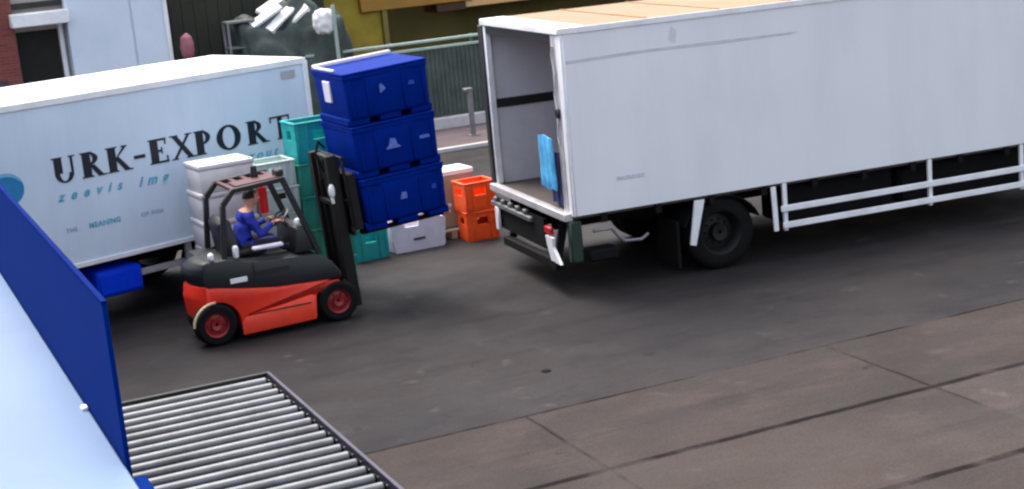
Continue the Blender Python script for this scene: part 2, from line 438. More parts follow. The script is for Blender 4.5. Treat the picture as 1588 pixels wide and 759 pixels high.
MB().box(-3.1, -2.95, .2, .35, .05, Z0 - .003).box(-3.2, -2.85, .12, .42, 0, .05, .01).build('landing_leg', M_grey, t)
MB().box(-3.1, -2.95, 2.1, 2.25, .05, Z0 - .003).box(-3.2, -2.85, 2.02, 2.32, 0, .05, .01).build('landing_leg', M_grey, t)

class Pen:
    """flat letters raised off the trailer side; each stroke sits a hair prouder than the last"""
    xs = 1.0
    def __init__(s, ox, oz, h, slant=0): s.mb = MB(); s.ox, s.oz, s.h, s.sl, s.k = ox, oz, h, slant, 0
    def poly(s, pts):
        d = .004 + .0006 * (s.k % 9); s.k += 1
        s.mb.prism([(s.ox + (x * s.xs + s.sl * y) * s.h, s.oz + y * s.h) for x, y in pts], -.001 - d, -.001)
    def rect(s, x0, y0, x1, y1): s.poly([(x0, y0), (x1, y0), (x1, y1), (x0, y1)])
    def stem(s, x, T=.32):
        s.rect(x, .05, x + T, .95); s.serif(x - .07, x + T + .07, 0); s.serif(x - .07, x + T + .07, 1)
    def serif(s, x0, x1, y): s.rect(x0, 0 if y == 0 else .95, x1, .055 if y == 0 else 1)
    def ring(s, cx, cy, rx, ry, ix, iy, a0, a1, n=18):
        for i in range(n):
            a, b = R(a0 + (a1 - a0) * i / n), R(a0 + (a1 - a0) * (i + 1) / n)
            q = [(cx + rx * math.cos(a), cy + ry * math.sin(a)), (cx + rx * math.cos(b), cy + ry * math.sin(b)),
                 (cx + ix * math.cos(b), cy + iy * math.sin(b)), (cx + ix * math.cos(a), cy + iy * math.sin(a))]
            s.poly(q)
def urk():
    H = .335; T = .31
    p = Pen(-.13, 2.045, H); p.xs = 1.09
    def at(px): p.ox = px
    at(-.12); p.rect(.03, .36, .03 + T, .95); p.serif(-.05, .36, 1); p.rect(.66, .36, .76, .95); p.serif(.6, .86, 1)
    p.ring(.395, .36, .365, .38, .285 - .11, .31, 180, 360)
    at(.27); p.stem(.05); p.ring(.24, .73, .42, .27, .22, .215, -90, 90); p.poly([(.30, .48), (.5, .48), (.86, 0), (.62, 0)]); p.serif(.6, .95, 0)
    at(.64); p.stem(.05); p.poly([(.26, .42), (.36, .50), (.82, .95), (.68, .95)]); p.poly([(.32, .5), (.45, .62), (.92, 0), (.68, 0)]); p.serif(.6, .85, 1); p.serif(.64, 1.0, 0)
    at(1.035); p.rect(.0, .36, .46, .5)
    at(1.27); p.stem(.05); p.rect(.24, .91, .74, 1.0); p.rect(.24, .0, .78, .09); p.rect(.24, .46, .54, .55)
    p.rect(.66, .74, .72, .93); p.rect(.70, .07, .76, .28); p.rect(.5, .38, .55, .64)
    at(1.6); p.poly([(.05, 1), (.28, 1), (.95, 0), (.72, 0)]); p.poly([(.06, 0), (.19, 0), (.88, 1), (.75, 1)])
    p.serif(-.02, .34, 1); p.serif(.64, .95, 1); p.serif(0, .28, 0); p.serif(.64, 1.02, 0)
    at(1.98); p.stem(.05); p.ring(.24, .70, .44, .30, .24, .24, -90, 90)
    at(2.34); p.ring(.5, .5, .54, .53, .27, .44, 0, 360, 30)
    at(2.83); p.stem(.05); p.ring(.24, .73, .42, .27, .22, .215, -90, 90); p.poly([(.30, .48), (.5, .48), (.90, 0), (.66, 0)]); p.serif(.64, .98, 0)
    at(3.22); p.rect(.36, .05, .56, .95); p.rect(0, .93, .92, 1); p.rect(0, .74, .06, .93); p.rect(.86, .74, .92, .93); p.serif(.28, .64, 0)
    p.mb.build('lettering', M_ink, t)
urk()
def text_line(txt, x, z, h, m, shear=0, space=1.0, bold=0):
    cu = bpy.data.curves.new('t', 'FONT'); cu.body = txt; cu.size = h * 1.38; cu.shear = shear; cu.extrude = .002; cu.space_character = space; cu.offset = bold
    o = bpy.data.objects.new('t', cu); col.objects.link(o)
    me = bpy.data.meshes.new_from_object(o.evaluated_get(bpy.context.evaluated_depsgraph_get()))
    bpy.data.objects.remove(o); bpy.data.curves.remove(cu)
    me.transform(Matrix.Translation((x, -.004, z)) @ Matrix.Rotation(R(90), 4, 'X'))
    me.name = 'lettering'; me.materials.clear(); me.materials.append(m)
    o = bpy.data.objects.new('lettering', me); col.objects.link(o); o.parent = t
    return o
text_line('zeevis', -.12, 1.81, .125, M_tink, .4, 2.15, .006)
text_line('img', 1.05, 1.79, .135, M_tink, .4, 1.9, .007)
text_line('zout', 2.8, 1.83, .13, M_tink, .4, 1.6, .005)
text_line('THE', -.08, 1.385, .06, M_gink, 0, 1.15)
text_line('MEANING', .25, 1.385, .07, M_tink, 0, 1.1, .003)
text_line('OF FISH', 1.02, 1.38, .06, M_gink, 0, 1.2)
lg = MB(); lg.prism([(-.80 + .25 * math.cos(a) , 2.09 + .215 * math.sin(a)) for a in [2 * PI * k / 40 for k in range(40)]], -.006, -.001)
lo = lg.build('logo', M_lblue, t)
p = Pen(0, 0, 1); p.k = 8
p.ring(-.80, 2.06, .25, .24, .25, .20, 30, 150, 24)
for v in p.mb.bm.verts: v.co.y -= .004
p.mb.build('logo_swoosh', M_lblue2, lo)

# ------------------------------------------------------------------ white box truck (right)
KA = R(-4.4)
t = thing('box_truck', 'white box truck with open rear and tan roof loading at right', 'truck', (8.42, 17.53, 0), KA)
KW, KL, B0, B1 = 3.0, 9.6, 1.06, 3.44
MB().box(.05, KL, 0, .06, B0, B1, .008).build('side_panel', M_white, t)
o = MB().box(.05, KL, KW - .06, KW, B0, B1, .008).build('side_panel', [M_inner], t)
MB().box(KL - .062, KL - .002, .062, KW - .062, B0, B1 - .01).build('front_panel', M_inner, t)
MB().box(.02, KL - .07, .062, KW - .062, B0 - .04, B0 + .03).build('floor', M_floor, t)
rf = MB().box(.36, KL, .01, KW - .01, B1 + .002, B1 + .035, .01)
for k in range(8): rf.box(1.2 + k * 1.05, 1.24 + k * 1.05, .03, KW - .03, B1 + .0351, B1 + .045)
rf.build('roof', M_grp, t)
MB().box(-.02, .358, -.012, KW + .012, B1 - .05, B1 + .04, .012).build('roof_end_cap', M_roofw, t)
MB().box(.2, KL, -.016, -.001, B1 - .045, B1 + .032, .005).build('upper_rail', M_whitep, t)
MB().box(.02, .16, .30, KW - .10, B1 - .17, B1 - .052).build('door_header', M_black, t)
MB().box(0, .09, .12, .26, B0 + .03, B1 - .052, .012).build('rear_post', M_lgrey, t)
MB().box(.005, .06, .265, .32, B0 + .03, B1 - .052, .012).build('rear_post', M_lgrey, t)
MB().box(0, .05, -.01, .115, B0, B1 - .052, .01).build('rear_post', M_whitep, t)
MB().box(0, .09, KW - .13, KW - .06, B0 + .03, B1 - .052, .01).build('rear_post', M_whitep, t)
MB().box(-.03, .05, KW - .055, KW + .09, B0 - .05, B1 - .052, .01).build('door_seal', M_black, t)
MB().box(-.04, -.001, .13, .25, 2.32, 2.46, .02).build('door_latch', M_black, t)
hs = MB(); pts = []
for k in range(15):
    z = 3.25 - k * .09; pts.append((-.02, .2 + .035 * math.sin(k * 1.1), z))
hs.tube(pts, .014, 6); hs.build('strap', M_lgrey, t)
MB().box(.1, 7.6, KW - .085, KW - .061, 2.19, 2.32, .006).build('cargo_rail', M_black, t)
# scuff and faded plate on the side
MB().prism([(.06, 3.02), (1.2, 3.045), (2.2, 3.03), (3.3, 3.035), (3.4, 3.06), (2.1, 3.075), (1.0, 3.08), (.06, 3.06)], -.003, -.0005).build('scuff', M_scuff, t)
MB().prism([(1.5, 3.16), (1.6, 3.12), (1.63, 3.27), (1.55, 3.34)], -.003, -.0005).build('scuff', mat('faint_scuff', (206, 207, 216), .6), t)
MB().box(.64, 1.04, -.004, -.0005, 1.45, 1.50).build('faded_plate', mat('faded_mark', (190, 191, 203), .6, var=.2, scale=20), t)
# tail and underframe
MB().box(-.10, .018, .05, KW - .02, B0 - .06, B0 + .045, .012).build('rear_sill', M_lgrey, t)
tb = MB().box(-.13, -.06, 1.3, KW - .1, .80, .87, .01)
for k in range(5): tb.box(-.125, -.065, 1.5 + k * .3, 1.6 + k * .3, .8701, .94, .01)
tb.build('lift_beam', M_grey, t)
MB().box(-.08, -.02, .9, KW - .15, .5, .9).bar((-.1, .35, .38), (-.1, 2.4, .36), .12, .12, .01).bar((-.05, .55, .42), (.2, .8, .95), .07, .1).bar((-.05, 2.3, .42), (.2, 2.3, .95), .07, .1).build('underride_bar', M_chassis, t)
MB().box(-.14, -.09, 2.60, 2.74, .46, .82, .02).build('reflector_board', M_whitep, t)
MB().prism([(.18, .42), (.5, .42), (.62, .62), (.66, .74), (.4, .74), (.42, .62)], -.16, -.12, 'x').build('reflector_board', M_whitep, t)
MB().box(-.15, -.09, .5, .72, .76, .86, .015).build('tail_lamp', M_lamp, t)
MB().box(-.12, -.06, .24, .46, .34, .44, .02).build('buffer', M_rubber, t)
MB().box(-.05, .12, .02, .14, .45, 1.0, .02).build('side_marker_board', mat('dark_green_board', (24, 46, 36), .5), t)
ch = MB().box(.1, KL + 1.6, .95, 1.1, .72, B0 - .045).box(.1, KL + 1.6, 1.9, 2.05, .72, B0 - .045)
for k in range(12): ch.box(.4 + k * .78, .48 + k * .78, .02, .949, .93, B0 - .005).box(.4 + k * .78, .48 + k * .78, 2.051, KW - .02, .93, B0 - .005)
ch.box(3.2, 5.0, .35, .94, .42, 1.0, .04).box(5.1, 7.4, .35, .94, .40, 1.0, .06)  # big dark boxes added to deepen the shade under the truck
ch.cyl((2.15, .2, .5), (2.15, KW - .2, .5), .09)
ch.build('chassis', M_chassis, t)
MB().box(.2, .62, .02, .3, .42, .58, .03).build('lamp_box', M_chassis, t)
MB().tube([(.26, .0, .84), (.52, .0, .84), (.62, .0, .7), (.7, .02, .64), (.95, .04, .62), (1.05, .04, .68)], .022, 8).build('lamp_bracket', M_grey, t)
MB().prism([(1.62, .44), (1.7, .42), (1.86, 1.02), (1.72, 1.02)], -.03, 0.0).build('mudguard_bracket', M_whitep, t)
MB().bar((2.9, .0, 1.03), (2.92, 0, .42), .03, .07, .004).build('mudguard_bracket', M_whitep, t)
mg = MB()
for k in range(12):
    a, b = R(20 + k * 11.67), R(20 + (k + 1) * 11.67)
    mg.prism([(2.15 + .58 * math.cos(a), .48 + .52 * math.sin(a)), (2.15 + .58 * math.cos(b), .48 + .52 * math.sin(b)), (2.15 + .60 * math.cos(b), .48 + .54 * math.sin(b)), (2.15 + .60 * math.cos(a), .48 + .54 * math.sin(a))], .06, .66)
mg.build('mudguard', M_rubber, t)
def truck_wheel(x, y, inset):
    o = MB().lathe([(.30, .01), (.40, 0), (.47, .02), (.5, .06), (.5, .24), (.47, .29), (.3, .29)], (x, y, .5), seg=40).build('wheel', M_rubber, t)
    q = MB()
    if inset: q.lathe([(.03, .06), (.11, .05), (.12, .16), (.24, .18), (.285, .03), (.305, .012), (.305, .27), (.03, .27)], (x, y, .5), seg=32)
    else: q.lathe([(.03, .02), (.13, .0), (.2, .06), (.285, .03), (.305, .012), (.305, .27), (.03, .27)], (x, y, .5), seg=32)
    for k in range(10): q.cyl((x + .17 * math.cos(k * PI / 5), y + (.13 if inset else .02), .5 + .17 * math.sin(k * PI / 5)), (x + .17 * math.cos(k * PI / 5), y + .2, .5 + .17 * math.sin(k * PI / 5)), .015, None, 6)
    q.build('rim', mat('wheel_grey', (18, 18, 20), .6, .3, dirt=(14, 12, 12), damount=.8), o)
truck_wheel(2.15, .1, True); truck_wheel(2.15, .41, True); truck_wheel(2.15, KW - .4, True); truck_wheel(2.15, KW - .71, True)
truck_wheel(KL + .75, .12, False); truck_wheel(KL + .75, KW - .4, False)
MB().box(1.48, 1.52, .08, .68, .12, .75).build('mud_flap', M_rubber, t)
sg = MB().box(3.0, 8.7, -.03, .0, .67, .755, .008)
sg.build('side_guard_rail', M_whitep, t)
MB().box(3.02, 8.7, -.03, .0, .44, .525, .008).build('side_guard_rail', M_whitep, t)
for x in (3.08, 5.38, 6.92, 8.5):
    MB().box(x - .03, x + .03, .002, .05, .40, B0 - .006, .006).build('guard_post', M_whitep, t)
MB().box(.2, 8.9, KW - .03, KW - .004, .36, B0 - .045, .006).build('far_side_dark_screen', M_chassis, t)  # dark sheet added on the far side so the underside looks black
# cab (beyond the frame at right)
c = MB().prism([(KL + .12, .62), (KL + 1.9, .62), (KL + 1.98, 1.5), (KL + 1.78, 2.75), (KL + .12, 2.85)], .28, KW - .28, 'y', .06)
cb = c.build('cab', M_whitep, t)
for y0, y1 in ((.262, .275), (KW - .275, KW - .262)):
    MB().prism([(KL + .75, 1.75), (KL + 1.72, 1.75), (KL + 1.6, 2.55), (KL + .75, 2.55)], y0, y1).build('window', M_glass, cb)
MB().prism([(.4, 0), (KW - .4, 0), (KW - .45, 1.05), (.45, 1.05)], -.006, .006, 'x', 0, Matrix.Translation((KL + 1.91, 0, 1.6)) @ Matrix.Rotation(R(-9), 4, 'Y') @ Matrix.Translation((.035, 0, 0))).build('windscreen', M_glass, cb)
MB().box(KL + 1.9, KL + 2.05, .3, KW - .3, .35, .75, .03).build('bumper', M_chassis, cb)

# cloths hung in the rear opening
ka = Matrix.Rotation(KA, 4, 'Z')
def kw(x, y, z): v = ka @ Vector((x, y, z)); return (8.42 + v.x, 17.53 + v.y, v.z)
u = thing('hanging_cloth', 'light blue cloth over a navy one hung by the right post of the open truck', 'cloth', kw(-.03, 0, B0 + .05), KA)
def cloth(name, y0, y1, z0, z1, x, m, sd, folds):
    """pleated cloth with a thickness, gathered at its top and uneven at its hem"""
    tt = bmesh.new(); nu, nv = 22, 14; F = []; B = []
    for j in range(nv + 1):
        q = j / nv; ra, rb_ = [], []
        for i in range(nu + 1):
            p = i / nu
            w_ = .93 + .07 * q
            yy_ = (y0 + y1) / 2 + (p - .5) * (y1 - y0) * w_ + .006 * math.sin(q * 4 + sd)
            hem = .035 * noise.noise(Vector((p * 3, sd, 0)))
            z = z1 + (z0 + hem - z1) * q - .012 * math.sin(p * PI * 2 + sd) * (1 - q)
            d = .009 * math.sin(p * folds * 2 * PI + sd + q * 1.4) * (.5 + .5 * q) + .012 * noise.noise(Vector((p * 3, q * 3, sd)))
            ra.append(tt.verts.new((x - .02 + d, yy_, z))); rb_.append(tt.verts.new((x + .0 + d, yy_, z)))
        F.append(ra); B.append(rb_)
    for j in range(nv):
        for i in range(nu):
            tt.faces.new((F[j][i], F[j + 1][i], F[j + 1][i + 1], F[j][i + 1])); tt.faces.new((B[j][i], B[j][i + 1], B[j + 1][i + 1], B[j + 1][i]))
    for L_ in (0, nv):
        for i in range(nu): tt.faces.new((F[L_][i], F[L_][i + 1], B[L_][i + 1], B[L_][i]))
    for L_ in (0, nu):
        for j in range(nv): tt.faces.new((F[j][L_], F[j + 1][L_], B[j + 1][L_], B[j][L_]))
    bmesh.ops.recalc_face_normals(tt, faces=tt.faces[:])
    b = MB(); b._merge(tt, None, True); return b.build(name, m, u)
cloth('blue_cloth', .34, .86, .26, .95, -.03, M_cyan, 1, 3)
cloth('navy_cloth', .34, .84, .02, .72, .12, M_navy, 4, 3)

# ------------------------------------------------------------------ forklift
FA = R(1.5)
t = thing('forklift', 'red and black counterbalance forklift carrying the blue tubs', 'forklift', (3.88, 18.64, 0), FA)
FW = 1.06
def arc(cx, cz, r, a0, a1, n=8): return [(cx + r * math.cos(R(a0 + (a1 - a0) * i / n)), cz + r * math.sin(R(a0 + (a1 - a0) * i / n))) for i in range(n + 1)]
ch_pts = [(-.23, .36), (-.26, .6), (-.22, .765), (.1, .73), (.45, .665), (.88, .60), (1.4, .575), (1.7, .565), (1.74, .5)] + arc(1.66, .26, .31, 75, 168, 7) + [(1.36, .12), (.40, .10)] + arc(.07, .25, .30, -5, 165, 10)[0:]
MB().prism(ch_pts, .0, FW, 'y', .012).round_rear().build('chassis', M_red, t)
MB().prism([(.36, .085), (1.33, .105), (1.36, .40), (1.30, .43), (.42, .30), (.36, .24)], -.05, -.002, 'y', .012).build('step_panel', M_redl, t)
MB().prism([(-.2, .767), (-.25, .9), (-.22, .98), (-.12, 1.05), (.0, 1.07), (.3, 1.06), (.46, 1.02), (.58, .98), (1.1, .95), (1.46, .92), (1.64, .8), (1.76, .62), (1.74, .568), (1.4, .578), (.88, .603), (.45, .668), (.1, .733)], .012, FW - .012, 'y', .02).round_rear().build('hood', M_hood, t)
MB().box(.29, .51, .003, .011, .75, .815, .003).build('number_plate', M_whitep, t)
MB().prism([(1.2, .96), (1.5, .96), (1.44, 1.25), (1.36, 1.3), (1.25, 1.27)], .12, FW - .12, 'y', .015).build('dashboard', M_hood, t)
MB().prism([(.36, 1.0), (.9, 1.0), (.92, 1.08), (.88, 1.1), (.56, 1.08), (.46, 1.5), (.38, 1.52), (.3, 1.45)], .32, .82, 'y', .03).build('seat', M_black, t)
MB().box(.66, 1.06, .1, .2, 1.09, 1.135, .015).build('armrest', M_lilac, t)
for x, z, hgt in ((.1, 1.07, .1), (.42, 1.05, .16)):
    MB().box(x - .035, x + .035, .03, .1, z, z + hgt, .02).build('rear_lamp', M_whitep, t)
MB().bar((1.3, .56, 1.22), (1.16, .56, 1.36), .05, .05).build('steering_column', M_black, t)
sw = MB(); sw.lathe([(.155, 0), (.175, .012), (.155, .024), (.143, .012)], (0, 0, 0), 'z', 24); sw.bar((-.15, 0, .012), (.15, 0, .012), .03, .015); sw.bar((0, -.15, .0125), (0, .15, .0125), .03, .014)
bmesh.ops.transform(sw.bm, matrix=Matrix.Translation((1.16, .56, 1.36)) @ Matrix.Rotation(R(-35), 4, 'Y'), verts=sw.bm.verts)
sw.build('steering_wheel', M_black, t)
MB().ball((1.3, .2, 1.34), (.05, .05, .055)).cyl((1.32, .2, 1.26), (1.3, .2, 1.32), .02).build('side_lamp', M_whitep, t)
for y in (.13, FW - .13):
    gp_ = MB().bar((.28, y, 1.0), (.35, y, 1.73), .06, .07, .008).bar((.35, y, 1.72), (.5, y, 1.89), .06, .07, .008).bar((.48, y, 1.885), (1.18, y, 1.935), .06, .06, .008)
    gp_.bar((1.15, y, 1.93), (1.52, y, .9), .06, .07, .008)
    gp_.build('guard_post', M_black, t)
rf = MB()
for x in (.52, .68, .84, 1.0, 1.12): rf.box(x - .03, x + .03, .162, FW - .162, 1.87 + (x - .5) * .06, 1.91 + (x - .5) * .06, .006)
rf.build('roof_bars', M_maroon, t)
MB().bar((.56, .36, 1.925), (1.14, .36, 1.96), .36, .02, .004).build('roof_panel', M_maroon, t)
MB().cyl((.90, .5, 1.92), (.90, .5, 2.0), .05).cyl((.90, .5, 2.0), (.90, .5, 2.1), .045, .035).build('beacon', M_black, t)
MB().box(1.1, 1.2, .2, .4, 1.95, 2.05, .02).build('front_work_lamp', M_black, t)
MB().cyl((1.06, .8, 1.42), (1.06, .8, 1.76), .06).cyl((1.06, .8, 1.76), (1.06, .8, 1.82), .02).build('fire_extinguisher', mat('extinguisher_red', (204, 24, 34), .35), t)
def fl_wheel(x, z, r, y, wdt, m):
    o = MB().lathe([(r * .58, 0), (r * .86, -.004), (r * .97, .02), (r, .05), (r, wdt - .04), (r * .95, wdt), (r * .58, wdt)], (x, y, z), seg=32).build('wheel', M_rubber, t)
    q = MB().lathe([(.02, .03), (r * .25, .015), (r * .3, .05), (r * .46, .06), (r * .55, .012), (r * .595, .004), (r * .595, wdt - .02), (.02, wdt - .02)], (x, y, z), seg=28)
    for k in range(6): q.cyl((x + r * .38 * math.cos(k * PI / 3), y + .02, z + r * .38 * math.sin(k * PI / 3)), (x + r * .38 * math.cos(k * PI / 3), y + .08, z + r * .38 * math.sin(k * PI / 3)), .012, None, 6)
    q.build('rim', m, o)
fl_wheel(.05, .27, .27, -.02, .24, M_dred); fl_wheel(.12, .26, .26, FW - .5, .24, M_dred)
fl_wheel(1.66, .27, .27, -.02, .24, M_dred); fl_wheel(1.64, .27, .27, FW - .28, .24, M_dred)
MB().tube([(.05 + .29 * math.cos(R(a)), -.02, .27 + .29 * math.sin(R(a))) for a in range(88, 182, 11)], .016, 6).build('arch_highlight', M_beige, t)  # rear wheel highlight, painted as a raised beige arc
MB().box(.62, 1.06, .004, .0115, .80, .86, .002).build('air_vent', M_black, t)
MB().box(.60, .612, .004, .0115, .66, .985, .001).build('panel_gap', M_black, t)
MB().box(.45, 1.28, -.058, -.0505, .415 - .09, .43 - .09, .002).build('step_tread', M_chassis, t)
# mast, tilted back
TL = R(-3.8)
MM = Matrix.Translation((1.98, 0, .3)) @ Matrix.Rotation(TL, 4, 'Y')
ms = MB()
for y in (.2, .8): ms.box(-.10, .05, y, y + .09, -.2, 1.82, .008, MM).box(-.04, .06, y + (.091 if y < .5 else -.056), y + (.146 if y < .5 else -.001), -.15, 1.8, .008, MM)
ms.box(-.02, 0.0, .347, .743, .11, 1.73, .004, MM).box(-.06, .02, .347, .743, 1.74, 1.81, .01, MM).box(-.06, .02, .347, .743, .0, .1, .01, MM).box(-.08, -.021, .301, .799, 1.15, 1.22, .01, MM)
ms.build('mast', M_mastd, t)
cy = MB()
for y in (.42, .72): cy.cyl((1.95, y, .4), (1.85, y, 1.75), .035)
cy.build('lift_cylinder', M_mastd, t)
MB().tube([(1.9, .5, 1.9), (1.83, .5, 2.05), (1.86, .56, 1.95), (1.92, .56, 1.2)], .018, 6).tube([(1.84, .4, 2.2), (1.75, .36, 2.3), (1.7, .36, 2.15), (1.78, .36, 1.9)], .016, 6).build('hydraulic_hose', M_rubber, t)
cg = MB()
for z in (.75, 1.12): cg.box(.07, .11, .1, 1.05, z, z + .1, .008, MM)
for y in (.12, .32, .54, .76, 1.0): cg.box(.072, .105, y - .02, y + .02, .851, 1.75, .005, MM)
cg.box(.071, .106, .1, 1.05, 1.751, 1.79, .005, MM).box(.112, .235, .12, 1.0, .8, 1.55, .01, MM)
cg.build('carriage', M_mastd, t)
FZ = .735
for y in (.28, .82):
    fk = MB().box(.236, .262, y - .06, y + .06, FZ - .03, FZ + .45, .006, MM).box(.263, 1.4, y - .06, y + .06, FZ - .03, FZ + .015, .006, MM)
    fk.build('fork', M_chassis, t)
MB().ball((0, 0, 0), (.05, .05, .1)).box(-.02, .02, -.02, .02, -.17, -.09, .005)
wl = MB().ball((1.80, .19, 1.66), (.045, .035, .095)).cyl((1.81, .2, 1.50), (1.80, .2, 1.57), .022)
wl.build('mast_lamp', M_whitep, t)

# load : three stacked tubs on the forks, each a thing of its own, tilted with the mast
def tub():
    u = thing('fish_tub', 'x', 'tub', (0, 0, 0), 0, 'blue fish tubs on the forks')
    lx, ly, lz = 1.16, 1.22, .69
    b = MB().box(-lx / 2, lx / 2, 0, ly, .07, lz - .05, .05, None, .965, 3)
    b.box(-lx / 2 - .004, lx / 2 + .004, -.004, ly + .004, lz - .1, lz - .03, .018)
    for y0 in (.14, .76): b.box(-lx / 2 + .1, -lx / 2 + .13, y0, y0 + .3, .2, lz - .13, .01)
    for x_ in (-.5, -.28, .22, .5): b.box(x_ - .015, x_ + .015, -.012, .02, .12, lz - .11, .006)
    b.build('body', M_blue, u)
    f = MB()
    for x in (-.44, 0, .44):
        f.box(x - .15, x + .15, .05, ly - .05, .0, .1, .015)
    f.build('skid', M_blue, u)
    e = MB(); e.box(-lx / 2 - .008, lx / 2 + .008, -.008, ly + .008, lz - .035, lz - .004, .01)
    e.build('rim', M_blue, u)
    for x in (-.42, .42): MB().box(x - .09, x + .09, -.018, -.009, lz - .085, lz - .04, .004).build('handle', M_blue, u)
    return u
LM = Matrix.Translation((3.88, 18.64, 0)) @ Matrix.Rotation(FA, 4, 'Z') @ MM
tb0 = tub()
labs = ['lowest blue fish tub in the tilted stack, resting directly on the forks', 'middle blue fish tub in the tilted stack, with a white peaked mark', 'uppermost blue fish tub in the tilted stack on the forks']
tubs = []
for k in range(3):
    M = LM @ Matrix.Translation((.155 + .70, .06, FZ + .017 + k * .692)) @ Matrix.Rotation(R(.2 - .2 * k), 4, 'Z')
    o = tb0 if k == 0 else clone(tb0, (0, 0, 0), (0, 0, 0), '')
    o.location = M.to_translation(); o.rotation_euler = M.to_euler(); o['label'] = labs[k]; tubs.append(o)
M_em = mat('soft_mark', (88, 104, 184), .5, var=.25, scale=12)
def emblem(u, pts, m=M_em): MB().prism(pts, -.012, .012).build('emblem', m, u)
M_fm = mat('faint_mark', (24, 52, 160), .5)
emblem(tubs[2], [(-.11, .36), (-.03, .41), (-.08, .48), (-.11, .46)]); emblem(tubs[2], [(.28, .39), (.37, .39), (.36, .44), (.3, .44)], M_fm)
emblem(tubs[1], [(-.16, .32), (.05, .32), (.0, .36), (-.02, .44), (-.09, .45), (-.11, .37)]); emblem(tubs[1], [(.32, .36), (.46, .36), (.45, .4), (.32, .4)], mat('pale_mark', (74, 96, 190), .5))
emblem(tubs[0], [(-.08, .33), (.01, .33), (.01, .41), (-.05, .42)]); emblem(tubs[0], [(.37, .37), (.43, .37), (.43, .43), (.38, .43)], M_fm)
MB().box(-.60, -.57, .55, .80, .28, .56, .008).build('side_label', M_lilac, tubs[2])
lid = MB().box(-.57, .55, 1.15, 1.22, .687, .74, .01).box(-.57, -.53, .4, 1.149, .687, .72, .01); lid.build('rim_liner', M_lilac, tubs[2])

